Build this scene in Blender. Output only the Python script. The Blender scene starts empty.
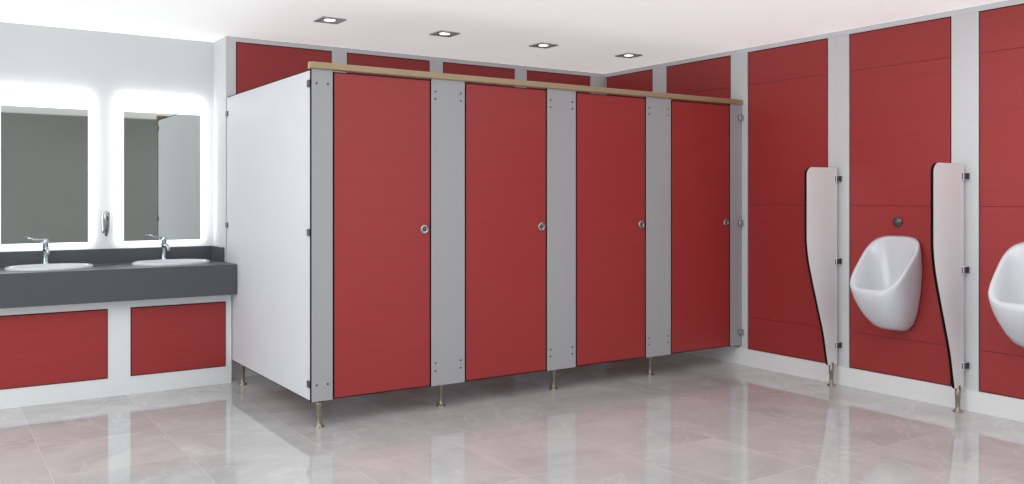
import bpy, bmesh, math
from mathutils import Vector, Matrix
sc=bpy.context.scene
sc.view_settings.view_transform='Standard'
sc.view_settings.look='None'

def L(c):
    c=c/255.0
    return c/12.92 if c<=0.04045 else ((c+0.055)/1.055)**2.4
def rgb(r,g,b): return (L(r),L(g),L(b),1)

def mat(name,col,rough=0.5,metal=0.0,emit=None,estr=0,noise=0.0,nscale=(20,20,20),coat=0,spec=0.5,bump=0.0):
    m=bpy.data.materials.new(name); m.use_nodes=True
    nt=m.node_tree; b=nt.nodes['Principled BSDF']
    b.inputs['Base Color'].default_value=col
    b.inputs['Roughness'].default_value=rough
    b.inputs['Metallic'].default_value=metal
    b.inputs['Specular IOR Level'].default_value=spec
    if coat: b.inputs['Coat Weight'].default_value=coat
    if emit:
        b.inputs['Emission Color'].default_value=emit
        b.inputs['Emission Strength'].default_value=estr
    if noise>0 or bump>0:
        tc=nt.nodes.new('ShaderNodeTexCoord'); mp=nt.nodes.new('ShaderNodeMapping')
        mp.inputs['Scale'].default_value=nscale
        nz=nt.nodes.new('ShaderNodeTexNoise'); nz.inputs['Scale'].default_value=1; nz.inputs['Detail'].default_value=4
        nt.links.new(tc.outputs['Object'],mp.inputs[0]); nt.links.new(mp.outputs[0],nz.inputs['Vector'])
        mr=nt.nodes.new('ShaderNodeMapRange'); mr.inputs['From Min'].default_value=0.3; mr.inputs['From Max'].default_value=0.7
        mr.inputs['To Min'].default_value=1-noise; mr.inputs['To Max'].default_value=1+noise
        nt.links.new(nz.outputs[0],mr.inputs[0])
        mx=nt.nodes.new('ShaderNodeVectorMath'); mx.operation='SCALE'
        mx.inputs[0].default_value=col[:3]
        nt.links.new(mr.outputs[0],mx.inputs['Scale'])
        nt.links.new(mx.outputs[0],b.inputs['Base Color'])
        if bump>0:
            bp=nt.nodes.new('ShaderNodeBump'); bp.inputs['Strength'].default_value=bump; bp.inputs['Distance'].default_value=0.002
            nt.links.new(nz.outputs[0],bp.inputs['Height']); nt.links.new(bp.outputs[0],b.inputs['Normal'])
    return m

RED=mat('red_laminate',rgb(160,51,52),0.4,noise=0.07,nscale=(3,3,160),spec=0.42)
REDW=mat('red_laminate_wall',rgb(160,51,52),0.42,noise=0.07,nscale=(3,3,160),spec=0.42)
BLACK=mat('black_core',rgb(10,9,9),0.7,spec=0.15)
GREY=mat('grey_laminate',rgb(168,170,174),0.5,noise=0.015,nscale=(40,40,40))
LGREY=mat('light_grey_laminate',rgb(212,214,217),0.5,noise=0.015,nscale=(40,40,40))
PANEL=mat('offwhite_laminate',rgb(214,216,219),0.5,noise=0.01,nscale=(5,5,5))
SCREEN=mat('white_screen_laminate',rgb(232,234,237),0.5,noise=0.01,nscale=(5,5,5))
WHITE=mat('white_paint',rgb(234,236,237),0.7,noise=0.01,nscale=(2,2,2))
VWALL=mat('white_vanity_wall_paint',rgb(218,220,221),0.7,noise=0.01,nscale=(2,2,2))
CEIL=mat('white_ceiling_fill_glow',rgb(232,232,232),0.8,noise=0.01,nscale=(2,2,2),emit=(1.0,0.985,0.98,1),estr=0.46)  # plain ceiling; emission added to brighten it and fill the room softly
SOUTH=mat('grey_green_paint',rgb(152,156,152),0.8,noise=0.02,nscale=(2,2,2))
COUNTER=mat('anthracite_solid_surface',rgb(80,82,87),0.35,noise=0.12,nscale=(90,90,90))
CHAMP=mat('champagne_aluminium',rgb(172,154,124),0.45,metal=0.3,noise=0.03,nscale=(4,60,60))
NICKEL=mat('satin_nickel',rgb(160,152,136),0.3,metal=0.9,noise=0.03,nscale=(30,30,30))
STEEL=mat('satin_steel',rgb(170,172,174),0.25,metal=0.9,noise=0.02,nscale=(30,30,30))
DSTEEL=mat('dark_steel',rgb(95,96,98),0.35,metal=0.6,noise=0.02,nscale=(30,30,30))
BEZEL=mat('downlight_bezel',rgb(180,181,183),0.35,metal=0.1,noise=0.02,nscale=(30,30,30))
FITTING=mat('downlight_inner',rgb(215,215,215),0.4,noise=0.02,nscale=(30,30,30))
CHROME=mat('chrome',rgb(190,198,204),0.12,metal=1.0,noise=0.02,nscale=(10,10,10))
CERAM=mat('white_ceramic',rgb(216,220,226),0.12,noise=0.005,nscale=(3,3,3),coat=0.3)
MIRROR=mat('mirror_glass',rgb(204,209,207),0.02,metal=1.0)
LED=mat('led_frosted_glass',rgb(250,250,250),0.4,emit=(0.95,0.98,1,1),estr=1.5)
HALO=mat('led_backlight_strip',rgb(250,250,250),0.4,emit=(0.95,0.98,1,1),estr=4)
LAMP=mat('downlight_lamp',rgb(255,255,255),0.4,emit=(1,0.98,0.95,1),estr=2.5)

def link(o,parent=None):
    sc.collection.objects.link(o)
    if parent is not None: o.parent=parent
    return o
def empty(name,loc=(0,0,0)):
    e=bpy.data.objects.new(name,None); e.location=loc; e.empty_display_size=0.1
    sc.collection.objects.link(e); return e
def finish(bm,name,mats,parent=None,smooth=False):
    bmesh.ops.recalc_face_normals(bm,faces=bm.faces)
    me=bpy.data.meshes.new(name); bm.to_mesh(me); bm.free()
    for m in (mats if isinstance(mats,(list,tuple)) else [mats]): me.materials.append(m)
    if smooth:
        for p in me.polygons: p.use_smooth=True
    o=bpy.data.objects.new(name,me); link(o)
    if parent is not None:
        o.parent=parent; o.matrix_parent_inverse=Matrix.Translation(-Vector(parent.location))
    return o
def addbox(bm,x0,x1,y0,y1,z0,z1,mi=0,bev=0):
    r=bmesh.ops.create_cube(bm,size=1)
    vs=r['verts']
    bmesh.ops.scale(bm,vec=(x1-x0,y1-y0,z1-z0),verts=vs)
    bmesh.ops.translate(bm,vec=((x0+x1)/2,(y0+y1)/2,(z0+z1)/2),verts=vs)
    fs=set(f for v in vs for f in v.link_faces)
    for f in fs: f.material_index=mi
    if bev>0:
        es=list(set(e for v in vs for e in v.link_edges))
        bmesh.ops.bevel(bm,geom=es,offset=bev,segments=2,affect='EDGES',profile=0.5)
def box(name,x0,x1,y0,y1,z0,z1,m,parent=None,bev=0):
    bm=bmesh.new(); addbox(bm,x0,x1,y0,y1,z0,z1,0,bev)
    return finish(bm,name,m,parent)
def addlathe(bm,c,axis,prof,n=32,mi=0):
    a=Vector(axis).normalized()
    t=Vector((0,0,1)) if abs(a.z)<0.9 else Vector((1,0,0))
    u=a.cross(t).normalized(); v=a.cross(u)
    c=Vector(c); rings=[]
    for r,h in prof:
        if r<1e-6: rings.append([bm.verts.new(c+a*h)])
        else: rings.append([bm.verts.new(c+a*h+u*r*math.cos(2*math.pi*i/n)+v*r*math.sin(2*math.pi*i/n)) for i in range(n)])
    for A,B in zip(rings,rings[1:]):
        for i in range(n):
            j=(i+1)%n
            if len(A)==1 and len(B)==1: continue
            if len(A)==1: f=bm.faces.new((A[0],B[i],B[j]))
            elif len(B)==1: f=bm.faces.new((A[i],A[j],B[0]))
            else: f=bm.faces.new((A[i],A[j],B[j],B[i]))
            f.material_index=mi; f.smooth=True

YF=4.63; XW=5.19; YB=6.27; YM=6.585; HC=2.409; YS=-0.40; XL=-2.0

# ---------------- room shell
fm=bpy.data.materials.new('polished_marble_tile'); fm.use_nodes=True
nt=fm.node_tree; b=nt.nodes['Principled BSDF']
tc=nt.nodes.new('ShaderNodeTexCoord')
mp=nt.nodes.new('ShaderNodeMapping'); mp.inputs['Location'].default_value=(0.12,0.30,0)
nt.links.new(tc.outputs['Object'],mp.inputs[0])
br=nt.nodes.new('ShaderNodeTexBrick'); br.offset=0.0; br.squash=1.0
br.inputs['Scale'].default_value=1.0; br.inputs['Brick Width'].default_value=0.6; br.inputs['Row Height'].default_value=0.6
br.inputs['Mortar Size'].default_value=0.0016; br.inputs['Mortar Smooth'].default_value=0.2
br.inputs['Color1'].default_value=(0,0,0,1); br.inputs['Color2'].default_value=(1,1,1,1); br.inputs['Mortar'].default_value=(0.5,0.5,0.5,1)
nt.links.new(mp.outputs[0],br.inputs['Vector'])
addv=nt.nodes.new('ShaderNodeVectorMath'); addv.operation='MULTIPLY_ADD'
addv.inputs[1].default_value=(7,3,0)
nt.links.new(br.outputs['Color'],addv.inputs[0]); nt.links.new(mp.outputs[0],addv.inputs[2])
nz=nt.nodes.new('ShaderNodeTexNoise'); nz.inputs['Scale'].default_value=1.7; nz.inputs['Detail'].default_value=8; nz.inputs['Roughness'].default_value=0.6; nz.inputs['Distortion'].default_value=0.6
nt.links.new(addv.outputs[0],nz.inputs['Vector'])
cr=nt.nodes.new('ShaderNodeValToRGB')
cr.color_ramp.elements[0].position=0.32; cr.color_ramp.elements[0].color=rgb(178,179,179)
cr.color_ramp.elements[1].position=0.68; cr.color_ramp.elements[1].color=rgb(202,203,203)
nt.links.new(nz.outputs[0],cr.inputs[0])
nz2=nt.nodes.new('ShaderNodeTexNoise'); nz2.inputs['Scale'].default_value=1.2; nz2.inputs['Detail'].default_value=7; nz2.inputs['Distortion'].default_value=1.2
nt.links.new(addv.outputs[0],nz2.inputs['Vector'])
cr2=nt.nodes.new('ShaderNodeValToRGB')
cr2.color_ramp.elements[0].position=0.49; cr2.color_ramp.elements[0].color=(0,0,0,1)
cr2.color_ramp.elements[1].position=0.5; cr2.color_ramp.elements[1].color=(0.28,0.28,0.28,1)
e=cr2.color_ramp.elements.new(0.510); e.color=(0,0,0,1)
nt.links.new(nz2.outputs[0],cr2.inputs[0])
mx=nt.nodes.new('ShaderNodeMixRGB'); mx.inputs[2].default_value=rgb(226,226,226)
nt.links.new(cr2.outputs[0],mx.inputs[0]); nt.links.new(cr.outputs[0],mx.inputs[1])
mx2=nt.nodes.new('ShaderNodeMixRGB'); mx2.inputs[2].default_value=rgb(214,214,214)
nt.links.new(br.outputs['Fac'],mx2.inputs[0]); nt.links.new(mx.outputs[0],mx2.inputs[1])
nt.links.new(mx2.outputs[0],b.inputs['Base Color'])
b.inputs['Roughness'].default_value=0.06
b.inputs['IOR'].default_value=1.62
box('floor',XL-0.15,XW+0.16,YS-0.15,YM+0.165,-0.1,0,fm)
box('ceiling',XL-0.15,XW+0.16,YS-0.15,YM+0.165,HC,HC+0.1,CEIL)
box('wall_left',XL-0.15,XL,YS-0.15,YM+0.165,0,HC,WHITE)
box('wall_rear',XL,XW+0.16,YS-0.15,YS,0,HC,SOUTH)
box('wall_vanity',XL,1.76,YM,YM+0.165,0,HC,VWALL)
wb=box('wall_back',1.76,XW+0.16,YB+0.015,YM+0.165,0,HC,VWALL)
wr=box('wall_right',XW+0.015,XW+0.16,YS,YB+0.015,0,HC,WHITE)

pil_c=[5.54,4.66,3.777,2.898,2.015,1.135,0.255]; pw=0.083
TOPZ=2.375; BOTZ=0.125; YE=YS+0.003
for i,c in enumerate(pil_c):
    box('pilaster_%d'%(i+1),XW,XW+0.015,c-pw,c+pw,BOTZ,TOPZ,LGREY,wr,0.001)
prev=YB-0.02
spans=[]
for c in pil_c:
    spans.append((c+pw,prev)); prev=c-pw
spans.append((YE,prev))
joints=[BOTZ,0.37,1.22,2.126,TOPZ]
for i,(a,b_) in enumerate(spans):
    bm=bmesh.new()
    addbox(bm,XW+0.008,XW+0.0149,a+0.001,b_-0.001,BOTZ,TOPZ,1)
    for z0,z1 in zip(joints,joints[1:]):
        g0=0.006 if z0==BOTZ else 0.001; g1=0.006 if z1==TOPZ else 0.001
        addbox(bm,XW+0.002,XW+0.012,a+0.008,b_-0.008,z0+g0,z1-g1,0)
    finish(bm,'red_panel_%d'%(i+1),[REDW,BLACK],wr)
box('top_trim',XW-0.001,XW+0.0149,YE,YB,TOPZ,HC-0.0005,LGREY,wr)
box('baseboard_right',XW-0.014,XW+0.0149,YS+0.002,YB-0.016,0,BOTZ,WHITE,None,0.001)
bp=[(1.7605,1.83),(2.548,2.668),(3.381,3.501),(4.204,4.329),(5.03,5.188)]
for i,(a,c) in enumerate(bp):
    box('back_pilaster_%d'%(i+1),a,c,YB,YB+0.015,BOTZ,TOPZ,LGREY,wb,0.001)
for i in range(4):
    a=bp[i][1]; c=bp[i+1][0]
    bm=bmesh.new()
    addbox(bm,a+0.001,c-0.001,YB+0.008,YB+0.0149,BOTZ,TOPZ,1)
    addbox(bm,a+0.007,c-0.007,YB+0.002,YB+0.012,BOTZ+0.006,TOPZ-0.006,0)
    finish(bm,'back_red_panel_%d'%(i+1),[REDW,BLACK],wb)
box('back_top_trim',1.7605,XW-0.002,YB-0.001,YB+0.0149,TOPZ,HC-0.0005,LGREY,wb)
box('baseboard_back',1.79,XW-0.015,YB-0.014,YB+0.0149,0,BOTZ,WHITE,None,0.001)

# ---------------- cubicles
doors=[(1.887,2.504),(2.738,3.354),(3.591,4.211),(4.451,5.059)]
pils=[(1.762,1.887),(2.504,2.738),(3.354,3.591),(4.211,4.451),(5.059,5.186)]
parts=[1.772,2.621,3.4725,4.331]
CZ0=0.148; CZ1=1.980
def leg(name,x,y,par):
    bm=bmesh.new()
    addlathe(bm,(x,y,0),(0,0,1),[(0,0),(0.028,0),(0.029,0.003),(0.026,0.008),(0.016,0.014),(0.0135,0.02),(0.0135,0.075),(0.016,0.077),(0.016,0.12),(0.020,0.124),(0.020,CZ0+0.002),(0,CZ0+0.002)],24)
    finish(bm,name,NICKEL,par,True)
def pilaster(name,a,c,par):
    bm=bmesh.new()
    addbox(bm,a,c,YF+0.0015,YF+0.018,CZ0,CZ1,1)
    addbox(bm,a+0.0018,c-0.0018,YF,YF+0.003,CZ0+0.002,CZ1,0)
    finish(bm,name,[GREY,BLACK],par)
def screws(name,xs,zs,par,face):
    bm=bmesh.new()
    for x in xs:
        for z in zs:
            addlathe(bm,(x,face,z),(0,-1,0),[(0,-0.001),(0.0065,-0.001),(0.0065,0.001),(0.004,0.0025),(0,0.003)],16)
    finish(bm,name,DSTEEL,par,True)
for i in range(4):
    e_=empty('toilet_cubicle' if i==0 else 'toilet_cubicle.%03d'%i,((doors[i][0]+doors[i][1])/2,YF,0))
    pa,pc=pils[i]; a,c=doors[i]
    pilaster('pilaster',pa,pc,e_)
    bm=bmesh.new()
    addbox(bm,a+0.001,c-0.001,YF+0.003,YF+0.015,CZ0+0.004,CZ1-0.008,1)
    addbox(bm,a+0.0095,c-0.0095,YF+0.0005,YF+0.005,CZ0+0.010,CZ1-0.014,0)
    addbox(bm,a+0.0065,c-0.0065,YF+0.013,YF+0.0175,CZ0+0.009,CZ1-0.012,0)
    finish(bm,'door',[RED,BLACK],e_)
    px=parts[i]
    bm=bmesh.new()
    addbox(bm,px-0.008,px+0.008,YF+0.019,YB-0.012,CZ0+0.002,CZ1-0.002,1)
    addbox(bm,px-0.0095,px+0.0095,YF+0.026,YB-0.018,CZ0+0.008,CZ1-0.008,0)
    finish(bm,'side_panel' if i==0 else 'partition_panel',[PANEL,BLACK],e_)
    leg('leg_front',px+(0.048 if i==0 else 0),(YF+0.035 if i==0 else YF+0.09),e_)
    leg('leg_rear',px+(0.03 if i==0 else 0),YB-0.25,e_)
    bm=bmesh.new()
    lx=c-0.045; lz=1.085
    addlathe(bm,(lx,YF+0.001,lz),(0,-1,0),[(0,0),(0.027,0),(0.028,0.002),(0.028,0.008),(0.025,0.011),(0.012,0.011),(0.012,0.009),(0,0.009)],32,0)
    addlathe(bm,(lx,YF-0.008,lz),(0,-1,0),[(0,0),(0.011,0),(0.010,0.0015),(0,0.0015)],24,1)
    finish(bm,'lock_indicator',[STEEL,DSTEEL],e_)
    if i>0: screws('fixing_screws',[pa+0.03,pc-0.03],[0.24,0.285,1.86,1.905],e_,YF)
    else:
        screws('fixing_screws',[pa+0.03,pa+0.095],[0.24,1.90],e_,YF)
    if i==0:
        bm=bmesh.new()
        for z in (0.245,1.08,1.90):
            addbox(bm,px-0.020,px-0.0085,YF+0.012,YF+0.05,z-0.02,z+0.02,0,0.004)
        for z in (0.245,1.08,1.86):
            addbox(bm,px-0.020,px-0.0085,YB-0.05,YB-0.006,z-0.018,z+0.018,0,0.003)
        finish(bm,'panel_brackets',DSTEEL,e_)
    if i==3:
        pilaster('end_pilaster',pils[4][0],pils[4][1],e_)
        bm=bmesh.new()
        for z in (0.25,1.08,1.88):
            addbox(bm,5.145,5.185,YF-0.022,YF+0.0,z-0.022,z+0.022,0,0.004)
            addlathe(bm,(5.16,YF-0.020,z),(0,-1,0),[(0,0),(0.008,0),(0.007,0.003),(0,0.003)],16,0)
        finish(bm,'wall_brackets',STEEL,e_)
bm=bmesh.new()
addbox(bm,1.752,5.188,YF-0.014,YF+0.03,CZ1,CZ1+0.037,0,0.003)
addbox(bm,1.752,5.188,YF-0.017,YF-0.012,CZ1+0.004,CZ1+0.012,0,0.001)
finish(bm,'cubicle_headrail',CHAMP)

# ---------------- urinal dividers
def divider(name,yc):
    xin=0.028
    P=[(xin,1.475),(0.30,1.475)]
    for k in range(1,9):
        a=math.pi/2*k/8; P.append((0.29+0.055*math.sin(a),1.42+0.055*math.cos(a)))
    ctrl=[(0.345,1.42),(0.345,1.10),(0.343,0.98),(0.325,0.86),(0.285,0.72),(0.22,0.52),(0.17,0.36),(0.14,0.22),(0.128,0.165)]
    def cat(p0,p1,p2,p3,t):
        return tuple(0.5*((2*p1[k])+(-p0[k]+p2[k])*t+(2*p0[k]-5*p1[k]+4*p2[k]-p3[k])*t*t+(-p0[k]+3*p1[k]-3*p2[k]+p3[k])*t**3) for k in (0,1))
    for s in range(1,len(ctrl)-1):
        p0=ctrl[s-1];p1=ctrl[s];p2=ctrl[s+1];p3=ctrl[min(s+2,len(ctrl)-1)]
        for t in range(5): P.append(cat(p0,p1,p2,p3,t/5))
    P+= [(0.125,0.15),(0.112,0.14),(xin,0.14)]
    bm=bmesh.new(); h=0.009
    A=[bm.verts.new((XW-p,yc-h,z)) for p,z in P]
    B=[bm.verts.new((XW-p,yc+h,z)) for p,z in P]
    f=bm.faces.new(A); f.material_index=0
    f=bm.faces.new(list(reversed(B))); f.material_index=0
    n=len(P)
    for i in range(n):
        j=(i+1)%n
        f=bm.faces.new((A[i],A[j],B[j],B[i])); f.material_index=1
    for z in (0.27,0.84,1.40):
        addbox(bm,XW-0.05,XW-0.001,yc-0.022,yc-0.0085,z-0.022,z+0.022,2,0.003)
        addbox(bm,XW-0.008,XW-0.001,yc-0.036,yc-0.010,z-0.022,z+0.022,2,0.002)
    addlathe(bm,(XW-0.075,yc,0),(0,0,1),[(0,0),(0.028,0),(0.029,0.003),(0.026,0.008),(0.016,0.014),(0.0135,0.02),(0.0135,0.075),(0.016,0.077),(0.016,0.155),(0,0.155)],24,3)
    return finish(bm,name,[SCREEN,BLACK,DSTEEL,NICKEL])
divider('urinal_divider',3.777)
divider('urinal_divider.001',2.898)
divider('urinal_divider.002',2.015)

# ---------------- urinals
def urinal(name,yc):
    bm=bmesh.new(); N=64
    def sp(v,e): return math.copysign(abs(v)**e,v)
    def ring(cp,cz,vp,vz,a,af,ex=0.75,pmin=0.0):
        R=[]
        for i in range(N):
            th=2*math.pi*i/N
            s=sp(math.sin(th),ex); c=sp(math.cos(th),ex)
            w=a*(1-s)/2+af*(1+s)/2
            p=max(cp+vp*s,pmin)
            R.append(bm.verts.new((XW-p-0.0005,yc+w*c,cz+vz*s)))
        return R
    rings=[]
    outer=[(0.050,0.428,0.042,0.010,0.055,0.040,0.9),
           (0.056,0.438,0.082,0.004,0.098,0.072,0.88),
           (0.068,0.474,0.120,-0.006,0.136,0.102,0.83),
           (0.085,0.545,0.156,-0.030,0.162,0.130,0.78),
           (0.100,0.640,0.184,-0.070,0.178,0.151,0.72),
           (0.116,0.740,0.194,-0.125,0.187,0.165,0.66),
           (0.138,0.815,0.186,-0.155,0.191,0.172,0.62),
           (0.150,0.850,0.174,-0.168,0.192,0.174,0.60),
           (0.155,0.859,0.166,-0.170,0.188,0.170,0.60)]
    inner=[(0.156,0.857,0.152,-0.155,0.172,0.154,0.60),
           (0.154,0.850,0.145,-0.149,0.165,0.147,0.61),
           (0.140,0.800,0.120,-0.130,0.152,0.128,0.68),
           (0.125,0.720,0.100,-0.100,0.132,0.104,0.78),
           (0.110,0.640,0.080,-0.060,0.100,0.072,0.85),
           (0.095,0.590,0.055,-0.025,0.060,0.045,0.95),
           (0.090,0.575,0.022,-0.008,0.025,0.02,1.0)]
    for (cp,cz,vp,vz,a,af,ex) in outer: rings.append(ring(cp,cz,vp,vz,a,af,ex,0.0))
    for (cp,cz,vp,vz,a,af,ex) in inner: rings.append(ring(cp,cz,vp,vz,a,af,ex,0.012))
    for A,B in zip(rings,rings[1:]):
        for i in range(N):
            j=(i+1)%N; bm.faces.new((A[i],A[j],B[j],B[i]))
    bm.faces.new(rings[0]); bm.faces.new(rings[-1])
    o=finish(bm,name,[CERAM],None,True)
    bm=bmesh.new()
    addlathe(bm,(XW-0.088,yc,0.577),(0,0,1),[(0,0),(0.022,0),(0.022,0.004),(0.018,0.006),(0,0.005)],24)
    d=finish(bm,'drain_grate',STEEL,None,True); d.parent=o
    bm=bmesh.new()
    addlathe(bm,(XW+0.0015,yc+0.0,1.115),(-1,0,0),[(0,0),(0.032,0),(0.033,0.003),(0.030,0.010),(0.018,0.012),(0.016,0.018),(0,0.019)],32)
    d=finish(bm,'flush_sensor',DSTEEL,None,True); d.parent=o
    return o
urinal('urinal',3.335)
urinal('urinal.001',2.455)

# ---------------- vanity unit
van=empty('vanity_unit',(1.0,6.3,0))
CT=0.822; CB=0.618; YC=6.0; VX0=-0.2; VX1=1.757
basins=[(0.66,6.29),(1.40,6.29)]
RX,RY=0.25,0.195
bm=bmesh.new()
N=48
def ell(cx,cy,rx,ry,z):
    return [bm.verts.new((cx+rx*math.cos(2*math.pi*i/N),cy+ry*math.sin(2*math.pi*i/N),z)) for i in range(N)]
def rectpt(cx,cy,x0,x1,y0,y1,ang):
    dx,dy=math.cos(ang),math.sin(ang); t=1e9
    if dx>1e-9:t=min(t,(x1-cx)/dx)
    if dx<-1e-9:t=min(t,(x0-cx)/dx)
    if dy>1e-9:t=min(t,(y1-cy)/dy)
    if dy<-1e-9:t=min(t,(y0-cy)/dy)
    return (cx+dx*t,cy+dy*t)
yb=YM-0.0005
for (cx,cy) in basins:
    x0,x1=cx-0.30,cx+0.30
    E=ell(cx,cy,RX-0.01,RY-0.01,CT)
    E2=ell(cx,cy,RX-0.01,RY-0.01,CT-0.03)
    angs=[2*math.pi*i/N for i in range(N)]
    O=[bm.verts.new((*rectpt(cx,cy,x0,x1,YC,yb,a),CT)) for a in angs]
    for i in range(N):
        j=(i+1)%N
        bm.faces.new((E[i],E[j],O[j],O[i])); bm.faces.new((E[i],E[j],E2[j],E2[i]))
    for (qx,qy) in ((x0,YC),(x1,YC),(x1,yb),(x0,yb)):
        a=math.atan2(qy-cy,qx-cx)%(2*math.pi); k=int(a/(2*math.pi/N))
        bm.faces.new((O[k],O[(k+1)%N],bm.verts.new((qx,qy,CT))))
xs=[VX0,0.36,0.96,1.10,1.70,VX1]
for a,c in ((0,1),(2,3),(4,5)):
    bm.faces.new([bm.verts.new(p) for p in ((xs[a],YC,CT),(xs[c],YC,CT),(xs[c],yb,CT),(xs[a],yb,CT))])
addbox(bm,VX0,VX1,YC,YC+0.02,CB,CT-0.0003,0)
addbox(bm,VX0,VX0+0.02,YC+0.02,yb,CB,CT-0.0003,0)
addbox(bm,VX1-0.012,VX1,YC+0.02,yb,CB,CT-0.0003,0)
addbox(bm,VX0,VX1,YC+0.02,yb,CB,CB+0.012,0)
addbox(bm,VX0,VX1,yb-0.018,yb,CT-0.001,CT+0.10,0,0.002)
addbox(bm,VX1-0.018,VX1,YB+0.03,yb-0.018,CT-0.001,CT+0.10,0,0.002)
finish(bm,'countertop',COUNTER,van)
VY=6.12
bm=bmesh.new()
addbox(bm,VX0+0.02,VX1-0.001,VY,yb,0,CB,0)
finish(bm,'base_frame',WHITE,van)
for i,(a,c) in enumerate(((-0.17,0.23),(0.365,0.972),(1.108,1.716))):
    bm=bmesh.new()
    addbox(bm,a,c,VY-0.002,VY+0.001,0.117,0.562,1)
    addbox(bm,a+0.006,c-0.006,VY-0.010,VY-0.001,0.123,0.556,0,0.001)
    finish(bm,'red_front_panel_%d'%(i+1),[RED,BLACK],van)
def tube(bm,pts,rads,n=16):
    rings=[]
    for k,p in enumerate(pts):
        p=Vector(p)
        d=(Vector(pts[min(k+1,len(pts)-1)])-Vector(pts[max(k-1,0)])).normalized()
        t=Vector((1,0,0)) if abs(d.x)<0.9 else Vector((0,0,1))
        u=d.cross(t).normalized(); v=d.cross(u)
        rings.append([bm.verts.new(p+u*rads[k]*math.cos(2*math.pi*i/n)+v*rads[k]*math.sin(2*math.pi*i/n)) for i in range(n)])
    for A,B in zip(rings,rings[1:]):
        for i in range(n):
            j=(i+1)%n; f=bm.faces.new((A[i],A[j],B[j],B[i])); f.smooth=True
    bm.faces.new(rings[0]); bm.faces.new(rings[-1])
for k,(cx,cy) in enumerate(basins):
    bm=bmesh.new()
    z=CT
    R=[(RX,RY,z+0.0005),(RX+0.002,RY+0.002,z+0.012),(RX-0.004,RY-0.004,z+0.019),(RX-0.018,RY-0.018,z+0.018),
       (RX-0.028,RY-0.028,z+0.004),(RX-0.05,RY-0.045,z-0.05),(RX-0.095,RY-0.08,z-0.10),(0.06,0.045,z-0.125),(0.02,0.02,z-0.13)]
    rs=[ell(cx,cy,*r) for r in R]
    for A,B in zip(rs,rs[1:]):
        for i in range(N):
            j=(i+1)%N; bm.faces.new((A[i],A[j],B[j],B[i]))
    bm.faces.new(rs[-1])
    bo=finish(bm,'wash_basin' if k==0 else 'wash_basin.001',CERAM,None,True)
    bm=bmesh.new(); ty=cy+RY+0.035; tz=CT
    addlathe(bm,(cx,ty,tz),(0,0,1),[(0,0),(0.028,0),(0.028,0.006),(0.020,0.010),(0.018,0.03),(0.018,0.14),(0.020,0.145),(0.020,0.17),(0.015,0.179),(0,0.181)],24)
    tube(bm,[(cx,ty,tz+0.10),(cx,ty-0.04,tz+0.118),(cx,ty-0.09,tz+0.12),(cx,ty-0.125,tz+0.11),(cx,ty-0.14,tz+0.088)],[0.013,0.012,0.011,0.011,0.0105])
    tube(bm,[(cx,ty,tz+0.165),(cx-0.03,ty-0.012,tz+0.172),(cx-0.07,ty-0.03,tz+0.176),(cx-0.105,ty-0.045,tz+0.190)],[0.008,0.008,0.007,0.009])
    o=finish(bm,'basin_tap',CHROME,None,True); o.parent=bo

# ---------------- mirrors
def mirror(name,x0,x1,z0,z1):
    y1=YM; bm=bmesh.new()
    addbox(bm,x0+0.012,x1-0.012,y1-0.03,y1-0.0005,z0+0.012,z1-0.012,3)
    addbox(bm,x0,x1,y1-0.036,y1-0.030,z0,z1,1,0.001)
    addbox(bm,x0+0.034,x1-0.034,y1-0.0375,y1-0.0355,z0+0.022,z1-0.118,0)
    return finish(bm,name,[MIRROR,LED,STEEL,HALO])
mirror('backlit_mirror',0.372,0.952,0.95,1.985)
mirror('backlit_mirror.001',1.108,1.69,0.95,1.985)

# ---------------- soap dispenser
bm=bmesh.new()
sx=1.03; sy=YM
addbox(bm,sx-0.022,sx+0.022,sy-0.012,sy-0.0003,1.03,1.17,0,0.004)
addlathe(bm,(sx,sy-0.04,1.045),(0,0,1),[(0,0),(0.020,0),(0.027,0.01),(0.027,0.07),(0.029,0.075),(0.029,0.12),(0.024,0.135),(0,0.138)],24,0)
addlathe(bm,(sx,sy-0.04,1.01),(0,0,1),[(0,0),(0.007,0),(0.009,0.02),(0.014,0.037),(0,0.037)],16,1)
addbox(bm,sx-0.012,sx+0.012,sy-0.085,sy-0.06,1.12,1.15,1,0.004)
finish(bm,'soap_dispenser',[STEEL,DSTEEL])

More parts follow.
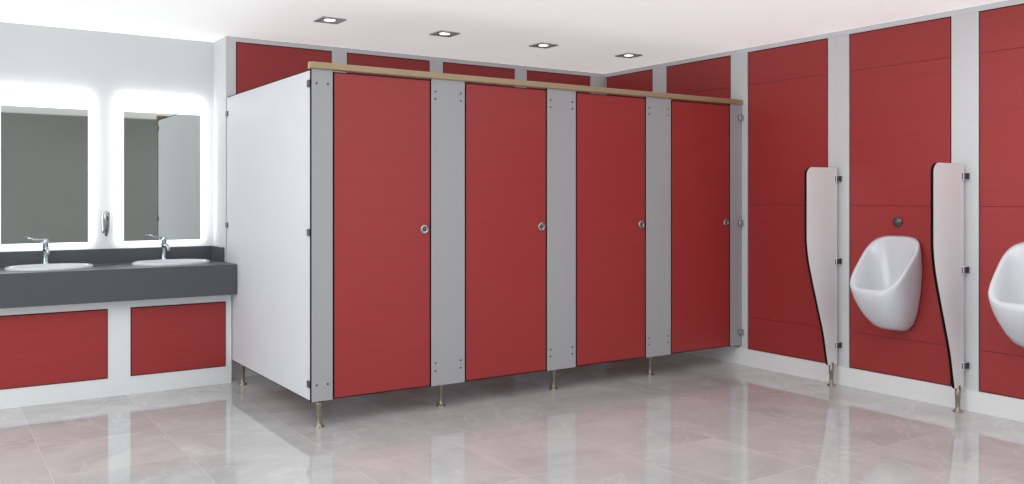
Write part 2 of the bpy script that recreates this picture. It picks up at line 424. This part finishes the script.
# ---------------- downlights
for i,x in enumerate((2.151,2.99,3.83,4.665)):
    y=5.33; s=0.08; z=HC
    bm=bmesh.new()
    w=0.024
    addbox(bm,x-s,x+s,y-s,y-s+w,z-0.010,z+0.001,0,0.002)
    addbox(bm,x-s,x+s,y+s-w,y+s,z-0.010,z+0.001,0,0.002)
    addbox(bm,x-s,x-s+w,y-s+w,y+s-w,z-0.010,z+0.001,0,0.002)
    addbox(bm,x+s-w,x+s,y-s+w,y+s-w,z-0.010,z+0.001,0,0.002)
    addbox(bm,x-s+w-0.002,x+s-w+0.002,y-s+w-0.002,y+s-w+0.002,z-0.003,z+0.0005,1)
    addlathe(bm,(x,y,z-0.003),(0,0,-1),[(0,0),(0.036,0),(0.034,0.003),(0,0.003)],24,2)
    finish(bm,'recessed_downlight' if i==0 else 'recessed_downlight.%03d'%i,[BEZEL,FITTING,LAMP])
    l=bpy.data.lights.new('downlight_beam','SPOT'); l.energy=6; l.spot_size=math.radians(130); l.spot_blend=1; l.shadow_soft_size=0.04
    o=bpy.data.objects.new('downlight_beam',l); o.location=(x,y,z-0.02); link(o)

# ---------------- lights
def area(name,loc,rot,sx_,sy_,e,col=(1,1,1)):
    l=bpy.data.lights.new(name,'AREA'); l.shape='RECTANGLE'; l.size=sx_; l.size_y=sy_; l.energy=e; l.color=col
    o=bpy.data.objects.new(name,l); o.location=loc; o.rotation_euler=rot; link(o); return o
C=(0.97,0.99,1)
area('overhead_fill_a',(0.2,3.2,HC-0.01),(0,0,0),1.6,2.6,20,C)  # added overhead fill, out of view, no fixture modelled
area('overhead_fill_b',(3.2,1.9,HC-0.01),(0,0,0),2.6,2.0,27,C)  # second added overhead fill towards the urinal side, also unseen
area('added_fill_rear',(4.1,YS+0.02,1.2),(math.radians(90),0,math.radians(180)),1.9,1.9,54,C)  # added fill on the rear wall, kept out of the mirrors; no window there
area('added_fill_left',(XL+0.02,3.0,1.3),(math.radians(90),0,math.radians(-90)),4.6,1.9,61,C)  # added fill for right wall and side panel; left wall has no window
w=bpy.data.worlds.new('World'); sc.world=w; w.use_nodes=True
w.node_tree.nodes['Background'].inputs[0].default_value=(0.8,0.8,0.8,1); w.node_tree.nodes['Background'].inputs[1].default_value=0.5

# ---------------- camera
cd=bpy.data.cameras.new('camera'); cd.sensor_width=36; cd.lens=882/1024*36; cd.shift_y=-44/1024
cd.clip_start=0.05
co=bpy.data.objects.new('camera',cd); co.location=(0,0,1.27); co.rotation_euler=(math.radians(90),0,math.radians(-33.65)); link(co)
sc.camera=co
